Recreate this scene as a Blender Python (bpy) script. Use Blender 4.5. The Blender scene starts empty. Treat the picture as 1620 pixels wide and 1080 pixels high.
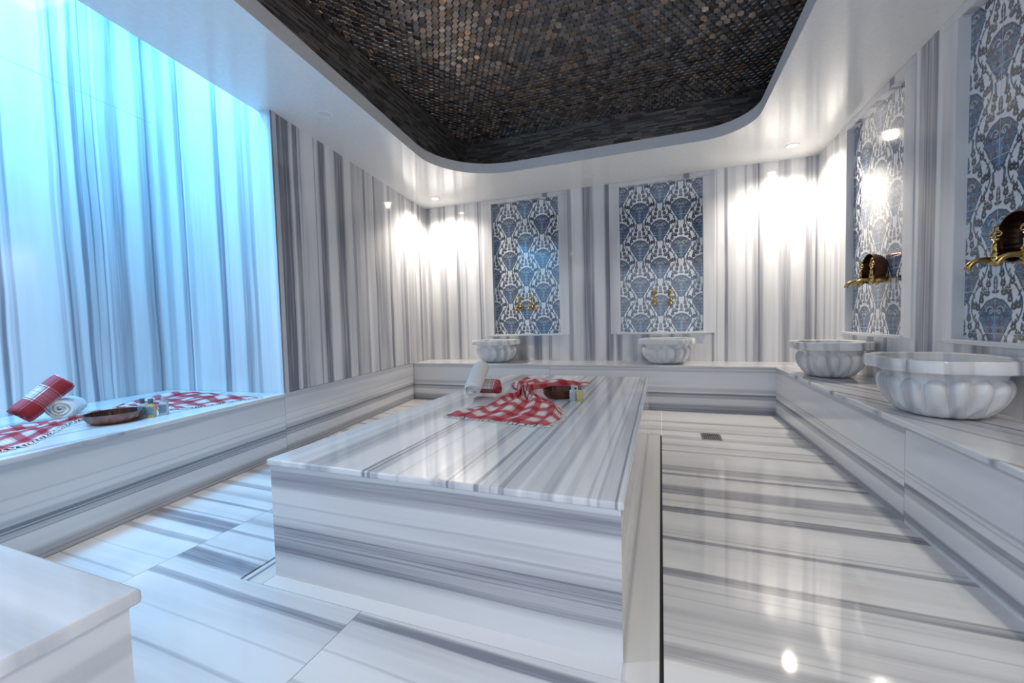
import bpy, bmesh, math, random
import numpy as np
from mathutils import Vector, Matrix, Quaternion

S = 0.9                       # survey units -> metres (applied to everything at the end)
PI = math.pi
sc = bpy.context.scene
col = sc.collection
random.seed(4)
rng = np.random.default_rng(7)

# ------------------------------------------------------------------ room survey
ZB, ZS, ZC = 0.4895, 0.4812, 2.682          # bench top, centre slab top, soffit
YB, YW = 4.7055, 5.2502                     # front of back bench, back wall
XR, XW = 1.0788, 1.578                      # front of right bench, right wall
Y0 = -.07                                   # near wall, just behind the camera
def XL(y): return -3.1458 - 0.1452*(y - YB) # front plane of the left wall / left bench
def XA(y): return XL(y) - 1.2585            # back of the alcove
YE = 2.395                                  # alcove end

# ------------------------------------------------------------------ helpers
def link(name, me, mat=None, parent=None):
    o = bpy.data.objects.new(name, me)
    col.objects.link(o)
    if mat is not None and me is not None:
        for m in (mat if isinstance(mat, (list, tuple)) else [mat]): me.materials.append(m)
    if parent is not None: o.parent = parent
    return o
def tag(o, label, cat, group=None):
    o['label'] = label; o['category'] = cat
    if group: o['group'] = group
    return o
def thing(name, label, cat, loc=(0,0,0), rz=0.0, group=None):
    o = bpy.data.objects.new(name, None); col.objects.link(o)
    o.location = loc; o.rotation_euler = (0,0,rz); o.empty_display_size = .05
    return tag(o, label, cat, group)
def struct(name, me, mat):
    o = link(name, me, mat); o['kind'] = 'structure'; return o
def dup(root, loc, rz, label):
    r = root.copy(); col.objects.link(r); r.location = loc; r.rotation_euler = (0,0,rz); r['label'] = label
    for ch in list(root.children):
        c = ch.copy(); col.objects.link(c); c.parent = r
        for g in list(ch.children):
            e = g.copy(); col.objects.link(e); e.parent = c
    return r
def me_from(name, V, F, smooth=False, mats=None, uv=None):
    me = bpy.data.meshes.new(name)
    me.from_pydata([tuple(v) for v in V], [], F)
    if smooth: me.polygons.foreach_set('use_smooth', [True]*len(me.polygons))
    if mats: me.polygons.foreach_set('material_index', mats)
    if uv is not None:
        l = me.uv_layers.new(name='UVMap')
        vi = np.zeros(len(me.loops), dtype=np.int32); me.loops.foreach_get('vertex_index', vi)
        l.data.foreach_set('uv', np.asarray(uv, dtype=np.float32)[vi].ravel())
    me.update(); return me
def bm_to(name, bm, smooth=False, recalc=True):
    if recalc: bmesh.ops.recalc_face_normals(bm, faces=bm.faces)
    me = bpy.data.meshes.new(name); bm.to_mesh(me); bm.free()
    if smooth: me.polygons.foreach_set('use_smooth', [True]*len(me.polygons))
    return me
def quadmesh(name, quads):
    V, F = [], []
    for q in quads:
        F.append(tuple(range(len(V), len(V)+len(q)))); V += list(q)
    return me_from(name, V, F)
def prism(bm, poly, z0, z1, bevel=0.0, seg=3, edges='all'):
    b = bmesh.new()
    lo = [b.verts.new((p[0], p[1], z0)) for p in poly]; hi = [b.verts.new((p[0], p[1], z1)) for p in poly]
    n = len(poly)
    b.faces.new(lo[::-1]); b.faces.new(hi)
    for i in range(n): b.faces.new((lo[i], lo[(i+1)%n], hi[(i+1)%n], hi[i]))
    bmesh.ops.recalc_face_normals(b, faces=b.faces)
    if bevel: bmesh.ops.bevel(b, geom=list(b.edges), offset=bevel, segments=seg, affect='EDGES', profile=.5)
    t = bpy.data.meshes.new('t'); b.to_mesh(t); b.free(); bm.from_mesh(t); bpy.data.meshes.remove(t)
def boxm(name, x0, x1, y0, y1, z0, z1, bevel=0.0, seg=3):
    bm = bmesh.new(); prism(bm, [(x0,y0),(x1,y0),(x1,y1),(x0,y1)], z0, z1, bevel, seg); return bm_to(name, bm)
def lathe(prof, n=32, fn=None, close=False):
    """prof: list of (r,z); fn(r,z,theta)->r"""
    V, F = [], []
    for (r, z) in prof:
        for i in range(n):
            t = 2*PI*i/n; rr = fn(r, z, t) if fn else r
            V.append((rr*math.cos(t), rr*math.sin(t), z))
    m = len(prof)
    for j in range(m-1):
        for i in range(n):
            a = j*n+i; b = j*n+(i+1)%n
            F.append((a, b, b+n, a+n))
    if close:
        F.append(tuple(range(n-1, -1, -1))); F.append(tuple(range((m-1)*n, m*n)))
    return V, F
def tube(pts, rad, n=10, cap=True, closed=False):
    pts = [Vector(p) for p in pts]; m = len(pts)
    rad = rad if isinstance(rad, (list, tuple)) else [rad]*m
    V, F = [], []; prev = None
    for i, p in enumerate(pts):
        if closed: t = (pts[(i+1)%m]-pts[i-1]).normalized()
        else: t = (pts[min(i+1,m-1)]-pts[max(i-1,0)]).normalized()
        if prev is None:
            up = Vector((0,0,1)) if abs(t.z) < .9 else Vector((1,0,0)); u = t.cross(up).normalized()
        else:
            u = (prev - t*prev.dot(t)).normalized()
        prev = u; w = t.cross(u)
        for k in range(n):
            a = 2*PI*k/n; V.append(tuple(p + (u*math.cos(a)+w*math.sin(a))*rad[i]))
    for i in range(m if closed else m-1):
        for k in range(n):
            a = i*n+k; b = i*n+(k+1)%n; c = ((i+1)%m)*n+(k+1)%n; e = ((i+1)%m)*n+k
            F.append((a, b, c, e))
    if cap and not closed:
        F.append(tuple(range(n-1,-1,-1))); F.append(tuple(range((m-1)*n, m*n)))
    return V, F
def merge(*vf):
    V, F = [], []
    for v, f in vf:
        o = len(V); V += [tuple(p) for p in v]; F += [tuple(i+o for i in q) for q in f]
    return V, F
def move(vf, M):
    return [tuple(M @ Vector(v)) for v in vf[0]], vf[1]

# ------------------------------------------------------------------ materials
def newmat(name):
    m = bpy.data.materials.new(name); m.use_nodes = True
    nt = m.node_tree; nt.nodes.clear()
    out = nt.nodes.new('ShaderNodeOutputMaterial'); b = nt.nodes.new('ShaderNodeBsdfPrincipled')
    nt.links.new(b.outputs[0], out.inputs[0])
    return m, nt, b
class G:
    """small node-graph writer"""
    def __init__(s, nt): s.nt = nt
    def n(s, t, **kw):
        nd = s.nt.nodes.new(t)
        for k, v in kw.items(): setattr(nd, k, v)
        return nd
    def put(s, sock, v):
        if hasattr(v, 'is_output'): s.nt.links.new(v, sock)
        else: sock.default_value = v
    def math(s, op, a, b=0.0, c=None, clamp=False):
        nd = s.n('ShaderNodeMath', operation=op, use_clamp=clamp)
        s.put(nd.inputs[0], a); s.put(nd.inputs[1], b)
        if c is not None: s.put(nd.inputs[2], c)
        return nd.outputs[0]
    def dot(s, v, d):
        nd = s.n('ShaderNodeVectorMath', operation='DOT_PRODUCT'); s.put(nd.inputs[0], v); nd.inputs[1].default_value = d
        return nd.outputs['Value']
    def comb(s, x, y, z):
        nd = s.n('ShaderNodeCombineXYZ'); s.put(nd.inputs[0], x); s.put(nd.inputs[1], y); s.put(nd.inputs[2], z); return nd.outputs[0]
    def noise(s, vec, scale=1.0, detail=2.0, rough=.5):
        nd = s.n('ShaderNodeTexNoise'); s.put(nd.inputs['Vector'], vec); nd.inputs['Scale'].default_value = scale
        nd.inputs['Detail'].default_value = detail; nd.inputs['Roughness'].default_value = rough
        return nd.outputs['Fac']
    def mapr(s, v, a, b, c=0.0, d=1.0, clamp=True):
        nd = s.n('ShaderNodeMapRange', clamp=clamp); s.put(nd.inputs[0], v)
        for i, q in enumerate((a, b, c, d)): nd.inputs[i+1].default_value = q
        return nd.outputs[0]
    def mix(s, f, a, b):
        nd = s.n('ShaderNodeMix', data_type='RGBA'); s.put(nd.inputs[0], f)
        s.put(nd.inputs[6], a); s.put(nd.inputs[7], b); return nd.outputs[2]
    def coord(s, which='Object'):
        tc = s.n('ShaderNodeTexCoord')
        if which != 'Object': return tc.outputs[which]
        v = s.n('ShaderNodeVectorMath', operation='SCALE'); s.nt.links.new(tc.outputs['Object'], v.inputs[0])
        v.inputs['Scale'].default_value = 1.0/S
        return v.outputs[0]
def rgb(r, g, b): return (r, g, b, 1.0)

def autobands(a, b, seed, dens=5.0, wmax=.10, dk=.75):
    r = random.Random(seed); out = []; x = a
    while x < b:
        k = r.random()
        if k < .45: w = r.uniform(.008, .03); d = r.uniform(.3, dk+.15)
        else: w = r.uniform(.03, wmax); d = r.uniform(.2, dk)
        out.append((x, x+w, min(d, .95)))
        if r.random() < .4: out.append((x+w*.2, x+w*.2+.012, min(.95, d+.25)))
        x += w + r.expovariate(dens)+.015
    return out

WHITE = rgb(.80, .80, .81); GREY = rgb(.225, .232, .275)
def marble(name, cross, along, bands, seed=0, white=WHITE, grey=GREY, joints=(), warp=.012, rough=.07,
           fine=.30, soft=.5, gain=1.0, cloud=.16):
    """banded marble: bands = (from, to, darkness) measured across the grain; joints = (pos along grain, shift of the grain)"""
    m, nt, bs = newmat(name); g = G(nt)
    o = g.coord(); c = g.dot(o, cross); a = g.dot(o, along)
    jl = None
    for (p, sh) in joints:
        st = g.math('GREATER_THAN', a, p)
        c = g.math('ADD', c, g.math('MULTIPLY', st, sh))
        ln = g.math('LESS_THAN', g.math('ABSOLUTE', g.math('SUBTRACT', a, p)), .0025)
        jl = ln if jl is None else g.math('MAXIMUM', jl, ln)
    w1 = g.noise(g.comb(g.math('MULTIPLY', c, 2.2), g.math('MULTIPLY', a, .55), seed*3.7+.5), 1, 2)
    w2 = g.noise(g.comb(g.math('MULTIPLY', c, 14), g.math('MULTIPLY', a, 2.2), seed*1.3+9), 1, 2)
    cw = g.math('ADD', c, g.math('ADD', g.math('MULTIPLY', g.math('SUBTRACT', w1, .5), warp*4), g.math('MULTIPLY', g.math('SUBTRACT', w2, .5), warp*.8)))
    D = None
    bl = sorted([(min(x,y), max(x,y), k) for x, y, k in bands])
    # split overlapping bands over layers so every ramp stays single valued
    layers = []
    for b in bl:
        for L in layers:
            if b[0] > L[-1][1]+.006 and len(L) < 7 and b[1]-L[0][0] < 1.6: L.append(b); break
        else: layers.append([b])
    for L in layers:
        lo = L[0][0]-.03; hi = L[-1][1]+.03; sp = hi-lo
        f = g.mapr(cw, lo, hi)
        rp = g.n('ShaderNodeValToRGB'); cr = rp.color_ramp
        st = [(0, 0), (1, 0)]
        for (x, y, k) in L:
            e = min(max((y-x)*soft*.5, .003), .03)
            st += [((x-e-lo)/sp, 0), ((x+e*.4-lo)/sp, k), ((y-e*.4-lo)/sp, k), ((y+e-lo)/sp, 0)]
        st.sort()
        while len(cr.elements) > 1: cr.elements.remove(cr.elements[-1])
        cr.elements[0].position = 0; cr.elements[0].color = (0,0,0,1)
        for (p, k) in st[1:]:
            el = cr.elements.new(min(max(p, 0.0), 1.0)); el.color = (k, k, k, 1)
        g.put(rp.inputs[0], f)
        D = rp.outputs[0] if D is None else g.math('MAXIMUM', D, rp.outputs[0])
    f1 = g.mapr(g.noise(g.comb(g.math('MULTIPLY', cw, 40), g.math('MULTIPLY', a, .9), seed+.3), 1, 3, .6), .32, .68)
    f2 = g.mapr(g.noise(g.comb(g.math('MULTIPLY', cw, 150), g.math('MULTIPLY', a, 1.6), seed+4.3), 1, 2), .3, .7)
    f3 = g.mapr(g.noise(g.comb(g.math('MULTIPLY', cw, 6), g.math('MULTIPLY', a, .5), seed+7.3), 1, 2), .35, .7)
    tex = g.math('ADD', g.math('MULTIPLY', f1, .6), g.math('MULTIPLY', f2, .4))
    fm = g.math('ADD', 1-fine, g.math('MULTIPLY', tex, 2*fine))
    D0 = D if D is not None else 0.0
    D1 = g.math('MULTIPLY', g.math('MULTIPLY', D0, gain), fm)
    D2 = g.math('ADD', D1, g.math('ADD', g.math('MULTIPLY', f3, cloud), g.math('MULTIPLY', g.math('MULTIPLY', f1, f3), fine*.5)), clamp=True)
    colr = g.mix(D2, white, grey)
    if jl is not None: colr = g.mix(g.math('MULTIPLY', jl, .55), colr, rgb(.2,.21,.24))
    g.put(bs.inputs['Base Color'], colr)
    bs.inputs['Roughness'].default_value = rough
    bs.inputs['IOR'].default_value = 1.5
    rn = g.noise(g.comb(g.math('MULTIPLY', c, 3), g.math('MULTIPLY', a, 3), 1.0), 1, 3)
    g.put(bs.inputs['Roughness'], g.mapr(rn, .3, .7, rough*.7, rough*1.6))
    return m
def plain(name, c, rough=.5, metal=0.0, **kw):
    m, nt, b = newmat(name); g = G(nt)
    n = g.noise(g.coord(), 35, 3)
    c2 = tuple(x*.86 for x in c[:3])+(1,)
    g.put(b.inputs['Base Color'], g.mix(n, c2, c))
    b.inputs['Roughness'].default_value = rough; b.inputs['Metallic'].default_value = metal
    for k, v in kw.items(): b.inputs[k].default_value = v
    return m

X_, Y_, Z_ = (1,0,0), (0,1,0), (0,0,1)
B_ALC = [(-1.6,-1.5,.6),(-1.2,-1.05,.5),(-.8,-.77,.8),(-.5,-.3,.5),(.0,.04,.8),(.2,.35,.4),(.55,.6,.7),(.8,.9,.4),(1.05,1.09,.7),(1.17,1.25,.35),
 (1.31,1.336,.85),(1.355,1.373,.25),(1.373,1.39,.5),(1.613,1.638,.3),(1.655,1.709,.5),(1.666,1.68,.85),(1.76,1.791,.85),(1.791,1.894,.4),(1.822,1.832,.75),(1.878,1.888,.75),(1.911,1.961,.5),(1.957,2.045,.65),(2.18,2.271,.55),(2.237,2.253,.9)]
B_SIDE = [(-4.06,-4.03,.25),(-4.017,-3.929,.4),(-3.815,-3.75,.6),(-3.766,-3.75,.9),(-3.734,-3.679,.25),(-3.398,-3.336,.75),(-3.329,-3.299,.25),(-3.162,-3.092,.5),(-3.092,-3.057,.25),(-3.057,-3.018,.5),(-2.833,-2.79,.3)]
B_LEFT = [(2.39,2.568,.72),(2.451,2.464,.95),(2.512,2.526,.9),(2.551,2.568,.98),(2.619,2.672,.75),(2.649,2.664,.95),(2.679,2.702,.35),(2.864,2.878,.45),(2.933,3.014,.8),(2.969,2.987,.95),(3.166,3.278,.75),(3.418,3.475,.5),(3.475,3.617,.35),(3.617,3.667,.6),(3.835,3.876,.65),(3.876,4.076,.35),(4.159,4.207,.65),(4.426,4.478,.35),(4.513,4.603,.45),(4.639,4.87,.35),(4.973,5.036,.5),(5.1,5.2,.35)]
B_BACK = [(-3.34,-3.286,.4),(-3.254,-3.232,.3),(-3.206,-3.147,.45),(-3.006,-2.897,.5),(-2.918,-2.897,.65),(-2.734,-2.684,.55),(-2.674,-2.654,.5),(-2.594,-2.574,.35),(-2.437,-2.388,.2),(-2.383,-2.365,.8),(-2.359,-2.33,.45),(-2.2,-2.1,.5),(-2.0,-1.96,.7),(-1.82,-1.7,.5),(-1.6,-1.5,.75),(-1.4,-1.36,.5),(-1.129,-1.071,.6),(-.921,-.801,.7),(-.913,-.9,.9),(-.856,-.84,.8),(-.643,-.566,.85),(-.628,-.612,.95),(-.52,-.46,.6),(-.36,-.28,.4),(-.22,-.14,.6),(-.05,.0,.3),(.1,.14,.5),(.25,.32,.4),(.562,.585,.65),(.605,.615,.4),(.693,.724,.75),(.722,.798,.25),(.897,.918,.35),(.98,1.073,.5),(1.027,1.048,.9),(1.223,1.259,.4),(1.259,1.33,.55),(1.469,1.53,.5),(1.56,1.6,.6)]
B_RIGHT = [(5.02,5.06,.3),(4.721,4.796,.35),(4.873,4.897,.2),(4.3,4.38,.5),(4.0,4.1,.6),(3.8,3.84,.5),(3.367,3.435,.7),(3.347,3.367,.95),(3.305,3.347,.6),(3.259,3.305,.85),(3.0,3.05,.4),(2.8,2.9,.6),(2.5,2.56,.5),(2.3,2.4,.6)] + autobands(-1.5, 2.1, 5)
B_TOP = [(-1.493,-1.413,.25),(-1.359,-1.316,.15),(-1.283,-1.175,.5),(-1.017,-1.003,.9),(-.994,-.98,.9),(-.975,-.947,.5),(-.869,-.861,.3),(-.724,-.678,.35),(-.673,-.664,.95),(-.659,-.642,.4),(-.571,-.555,.9),(-.553,-.496,.35),(-.517,-.511,.75),(-.487,-.466,.85),(-.466,-.425,.4),(-.405,-.352,.4),(-.352,-.307,.6),(-.27,-.247,.2),(-.205,-.197,.3),(-.177,-.167,.45),(-.165,-.128,.3),(-.128,-.121,.95),(-.121,-.102,.3)]
B_SLABF = [(.372,.428,.62),(.424,.434,.6),(.296,.304,.2),(.24,.25,.3),(.10,.218,.55),(.203,.21,.85),(.155,.163,.85),(.172,.178,.75),(.10,.125,.75)]
B_LBF = [(.33,.336,.2),(.272,.28,.2),(.216,.245,.35),(.2,.216,.98),(.187,.195,.9),(.17,.187,.5),(.16,.166,.6),(0,.075,.55),(.04,.046,.8),(.02,.026,.9),(.45,.49,.3)]
B_BBF = [(.44,.46,.25),(.23,.268,.32),(.19,.209,.95),(.158,.19,.5),(0,.08,.68),(.03,.036,.9)]
B_RBF = [(.43,.458,.35),(.225,.236,.35),(.205,.21,.3),(.145,.17,.85),(.12,.145,.5),(.0,.035,.6)]  # topmost band is the shadow under the bench lip, painted in; the rest is veining
B_FR = [(4.165,4.217,.45),(3.853,3.906,.4),(3.6,3.7,.42),(3.403,3.431,.45),(3.246,3.277,.6),(2.835,2.935,.55),(2.756,2.788,.65),(2.46,2.594,.6),(2.359,2.373,.25),(2.215,2.281,.85),(1.984,1.993,.35),(1.93,1.958,.65),(1.649,1.701,.7),(1.585,1.593,.2),(1.521,1.526,.3),(1.365,1.464,.16),(1.333,1.337,.3),(1.234,1.299,.5),(1.0,1.05,.4),(.75,.85,.5),(.4,.45,.6),(0,.2,.4)]
B_FL = [(1.54,1.56,.5),(1.31,1.39,.6),(1.2,1.235,.55),(1.065,1.07,.25),(.945,.955,.3),(.795,.85,.6),(.84,.846,.9),(.72,.726,.5),(1.415,1.425,.4),(.5,.6,.5),(.3,.33,.6),(0,.1,.5),(1.63,1.67,.3),(1.75,1.8,.5),(1.95,2.1,.45),(2.25,2.28,.6),(2.5,2.65,.45),(2.8,2.83,.6),(3.0,3.1,.4),(3.3,3.34,.6),(3.5,3.56,.4),(3.75,3.8,.4),(3.95,4.0,.4),(4.2,4.26,.5),(4.4,4.5,.4)]

MAT = {}
nl = Vector((1, .1452, 0)).normalized(); tl = Vector((-.1452, 1, 0)).normalized()
MAT['alc'] = marble('marble_alcove_back', Y_, Z_, B_ALC, 1, warp=.014, joints=[(2.77, .0)])
MAT['side'] = marble('marble_alcove_end', X_, Z_, B_SIDE, 2, warp=.008)
MAT['left'] = marble('marble_left_wall', Y_, Z_, B_LEFT, 3, warp=.010, grey=rgb(.19,.195,.235), fine=.5, cloud=.30)
MAT['back'] = marble('marble_back_wall', X_, Z_, B_BACK, 4, warp=.006, fine=.42, cloud=.22)
MAT['right'] = marble('marble_right_wall', Y_, Z_, B_RIGHT, 5, warp=.006, fine=.42, cloud=.22)
MAT['top'] = marble('marble_slab_top', X_, Y_, B_TOP, 6, warp=.006, soft=.5, rough=.06, gain=.8)
MAT['slabf'] = marble('marble_slab_front', Z_, X_, B_SLABF, 7, warp=.006, rough=.1, cloud=.22)
MAT['slabs'] = marble('marble_slab_side', Z_, Y_, autobands(0, .49, 12), 8, warp=.006, white=rgb(.78,.77,.75), cloud=.22)
MAT['lbf'] = marble('marble_left_bench_front', Z_, Y_, B_LBF, 9, warp=.008, joints=[(YE, -.012), (.35, .02)], rough=.1, cloud=.2)
MAT['bbf'] = marble('marble_back_bench_front', Z_, X_, B_BBF, 10, warp=.006, joints=[(-1.25, .014)], rough=.1, cloud=.2)
MAT['rbf'] = marble('marble_right_bench_front', Z_, Y_, B_RBF, 11, warp=.007, joints=[(2.415, .022), (.3, -.02)], rough=.1, cloud=.2)
MAT['lbt'] = marble('marble_left_bench_top', X_, Y_, autobands(-4.2, -2.2, 21, 7, .06, .4), 12, cloud=.1)
MAT['bbt'] = marble('marble_back_bench_top', Y_, X_, [(4.70,4.76,.45),(4.9,4.95,.5),(5.05,5.07,.6),(5.15,5.2,.4)], 13)
MAT['rbt'] = marble('marble_right_bench_top', (.94,.34,0), (-.34,.94,0), autobands(-.6, 3.6, 23, 4, .14, .6), 14, warp=.02)
MAT['nbt'] = marble('marble_near_bench_top', Y_, X_, [(.1,.16,.2),(.3,.36,.25)], 15, cloud=.25)
MAT['nbf'] = marble('marble_near_bench_front', (0,0,1), Y_, [(.02,.1,.3),(.2,.26,.25),(.36,.4,.2)], 16, cloud=.3)
MAT['fr'] = marble('marble_floor_right', (.015,1,0), X_, B_FR, 17, warp=.010, white=rgb(.80,.79,.775), grey=rgb(.225,.225,.255), rough=.035, gain=.9, soft=.22, fine=.45, cloud=.2)
MAT['fl'] = marble('marble_floor_left', (.02,1,0), X_, B_FL, 18, warp=.012, joints=[(-2.04,.21),(-1.0,-.06)], rough=.06, gain=1.1, fine=.45, cloud=.24, soft=.25)
MAT['strip'] = marble('marble_floor_strip', X_, Y_, autobands(-1.6, .05, 31, 16, .02, .5), 19, warp=.004, white=rgb(.76,.75,.72))
MAT['fram'] = marble('marble_niche_trim', (.55,.6,0), Z_, autobands(-4, 5, 33, 11, .06, .85), 20, cloud=.42)
MAT['sill'] = marble('marble_sill', Z_, (.7,.7,0), [], 22, cloud=.15)
MAT['basin'] = marble('marble_basin', (.44,.89,.10), (0,.1,.99), autobands(-.5, .5, 41, 9, .07, .6), 24, warp=.04, rough=.16, gain=.7, white=rgb(.80,.795,.79))
MAT['basin_v'] = marble('marble_basin_veined', (.44,.89,.10), (0,.1,.99), autobands(-.5, .5, 47, 13, .05, .8), 25, warp=.03, rough=.16)

MAT['near'] = marble('marble_near_wall', X_, Z_, autobands(-4.2, 1.7, 51), 26)
MAT['white'] = plain('white_gloss_ceiling', rgb(.88,.88,.87), .09)
MAT['lip'] = plain('white_painted_lip', rgb(.80,.80,.80), .45)
MAT['dark'] = plain('dark_gap', rgb(.03,.03,.03), .7)
MAT['grout'] = plain('dark_grout', rgb(.015,.014,.014), .6)
MAT['steel'] = plain('drain_steel', rgb(.30,.29,.27), .35, .9)
MAT['brass'] = plain('aged_brass', rgb(.50,.36,.13), .26, 1.0)
MAT['ring'] = plain('downlight_ring', rgb(.82,.82,.82), .3)

def emitmat(name, c, e):
    m, nt, b = newmat(name)
    b.inputs['Base Color'].default_value = rgb(.85,.85,.85); b.inputs['Roughness'].default_value = .4
    b.inputs['Emission Color'].default_value = c; b.inputs['Emission Strength'].default_value = e
    return m
MAT['lens_on'] = emitmat('lamp_lens_lit', rgb(1,.9,.74), 30)
MAT['lens_off'] = plain('lamp_lens_unlit', rgb(.80,.80,.80), .35)

# ------------------------------------------------------------------ floor
ZF = 0.0
def fl(name, x0, x1, y0, y1, mat):
    return struct(name, boxm(name, x0, x1, y0, y1, -.04, ZF), mat)
GY0, GY1 = 1.115, 3.69
fl('floor', 0.0, 1.35, -1.2, YB+.1, MAT['fr'])
fl('floor', -3.6, -1.60, Y0-.1, 4.0, MAT['fl'])
fl('floor', -1.60, -.0015, -1.2, 1.1135, MAT['fl'])
fl('floor', -1.60, -.0015, GY1+.0015, YB+.1, MAT['fr'])
fl('floor', -3.6, -1.6, 4.0, YB+.1, MAT['fr'])
fl('floor', -1.588, -1.482, 1.115, GY1, MAT['strip'])
fl('floor', -.115, -.012, 1.115, GY1, MAT['strip'])
fl('floor', -1.4795, -.118, 1.115, 1.6, MAT['sill'])
for x0, lab in ((-1.600, 'narrow dark drain slot in the floor along the left side of the centre slab'),
                (-.012, 'narrow dark drain slot in the floor along the right side of the centre slab')):
    o = link('slot_drain', boxm('slot_drain', x0, x0+.012, 1.115, GY1, -.038, -.012), MAT['dark']); tag(o, lab, 'drain')

# floor drain grate
t = thing('floor_drain', 'small square slatted metal grate in the floor near the back bench', 'drain', (.388,3.735,0))
bm = bmesh.new()
for (a,b,c,e) in ((-.075,.075,-.095,-.085),(-.075,.075,.085,.095),(-.075,-.065,-.085,.085),(.065,.075,-.085,.085)):
    prism(bm, [(a,c),(b,c),(b,e),(a,e)], .0005, .004)
link('frame', bm_to('frame', bm), MAT['steel'], t)
bm = bmesh.new()
for i in range(9):
    x = -.06+i*.015; prism(bm, [(x-.004,-.085),(x+.004,-.085),(x+.004,.085),(x-.004,.085)], .0005, .0035)
link('grating', bm_to('grating', bm), MAT['steel'], t)
link('drain_pan', boxm('pan', -.065,.065,-.085,.085,.0002,.0006), MAT['dark'], t)

# ------------------------------------------------------------------ walls
def holed(name, a0, a1, z0, z1, holes, P, depth, mat):
    """flat wall in (a,z) with rectangular niches; P(a,z,d) places a point d behind the face"""
    As = sorted({a0, a1, *[h[0] for h in holes], *[h[1] for h in holes]})
    Zs = sorted({z0, z1, *[h[2] for h in holes], *[h[3] for h in holes]})
    q = []
    for i in range(len(As)-1):
        for j in range(len(Zs)-1):
            ca, cz = (As[i]+As[i+1])/2, (Zs[j]+Zs[j+1])/2
            ins = any(h[0] < ca < h[1] and h[2] < cz < h[3] for h in holes)
            d = depth+.012 if ins else 0
            q.append([P(As[i],Zs[j],d),P(As[i+1],Zs[j],d),P(As[i+1],Zs[j+1],d),P(As[i],Zs[j+1],d)])
    for (u0,u1,v0,v1) in holes:
        c = [(u0,v0),(u1,v0),(u1,v1),(u0,v1)]
        for k in range(4):
            a, b = c[k], c[(k+1)%4]
            q.append([P(a[0],a[1],0),P(b[0],b[1],0),P(b[0],b[1],depth+.012),P(a[0],a[1],depth+.012)])
    # back side, so that the wall is a solid
    T = .16
    q.append([P(a0,z0,T),P(a1,z0,T),P(a1,z1,T),P(a0,z1,T)])
    for (A,B) in (((a0,z0),(a1,z0)),((a1,z0),(a1,z1)),((a1,z1),(a0,z1)),((a0,z1),(a0,z0))):
        q.append([P(A[0],A[1],0),P(B[0],B[1],0),P(B[0],B[1],T),P(A[0],A[1],T)])
    bm = bmesh.new(); bm.from_mesh(quadmesh('t', q))
    bmesh.ops.remove_doubles(bm, verts=bm.verts, dist=1e-5)
    return struct(name, bm_to(name, bm), mat)
RD = .05
PZ0, PZ1 = .842, 2.625
H1 = (-2.176,-1.240,PZ0,PZ1); H2 = (-.467,.467,PZ0,PZ1)
H3 = (3.607,4.525,PZ0,PZ1); H4 = (2.160,3.078,PZ0,PZ1)
holed('wall_back', XL(YW)-.1, XW, 0, ZC+.1, [H1,H2], lambda a,z,d: (a, YW+d, z), RD, MAT['back'])
holed('wall_right', Y0, YW+.16, 0, ZC+.1, [H3,H4], lambda a,z,d: (XW+d, a, z), RD, MAT['right'])
# left wall beyond the alcove: lower course is the same stone as the bench fronts
struct('wall_left', (lambda bm: (prism(bm, [(XL(YE),YE),(XL(YW),YW),(XL(YW)-.5,YW),(XL(YE)-.5,YE+.06),(XL(YE)-.003,YE+.02)], ZB, ZC+.02), bm_to('wall_left', bm))[1])(bmesh.new()), MAT['left'])
o = struct('wall_left', (lambda bm: (prism(bm, [(XL(YE)-.001,YE),(XL(YW)-.001,YW),(XL(YW)-.5,YW),(XL(YE)-.5,YE)], 0, ZB-.003), bm_to('wall_left', bm))[1])(bmesh.new()), MAT['lbf'])
ZT = 3.75
struct('wall_alcove_end', (lambda bm: (prism(bm, [(XL(YE)-.002,YE-.002),(XL(YE)-.002,YE+.05),(XA(2.3)-.1,2.35),(XA(2.3)-.1,2.298)], ZB-.02, ZT), bm_to('w', bm))[1])(bmesh.new()), MAT['side'])
struct('wall_alcove_back', quadmesh('w', [[(XA(Y0),Y0,0),(XA(2.32),2.32,0),(XA(2.32),2.32,ZT),(XA(Y0),Y0,ZT)]]), MAT['alc'])
struct('ceiling_alcove', quadmesh('w', [[(XA(Y0)-.1,Y0,ZT),(XA(2.4)-.1,2.45,ZT),(XL(2.4)+.1,2.45,ZT),(XL(Y0)+.1,Y0,ZT)],
      [(XL(Y0)-.06,Y0,ZC+.05),(XL(2.4)-.06,2.42,ZC+.05),(XL(2.4)-.06,2.42,ZT),(XL(Y0)-.06,Y0,ZT)]]), MAT['lip'])

# near wall with the doorway the photographer stands in
q = []
DX0, DX1, DZ = -.95, 1.02, 2.25
for (a,b_,z0,z1) in ((XA(Y0)-.05,DX0,0,ZT),(DX1,XW+.16,0,ZC+.1),(DX0,DX1,DZ,ZC+.1)):
    q.append((a,b_,z0,z1))
bm = bmesh.new()
for (a,b_,z0,z1) in q: prism(bm, [(a,Y0-.16),(b_,Y0-.16),(b_,Y0),(a,Y0)], z0, z1)
struct('wall_near', bm_to('wall_near', bm), MAT['near'])

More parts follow.
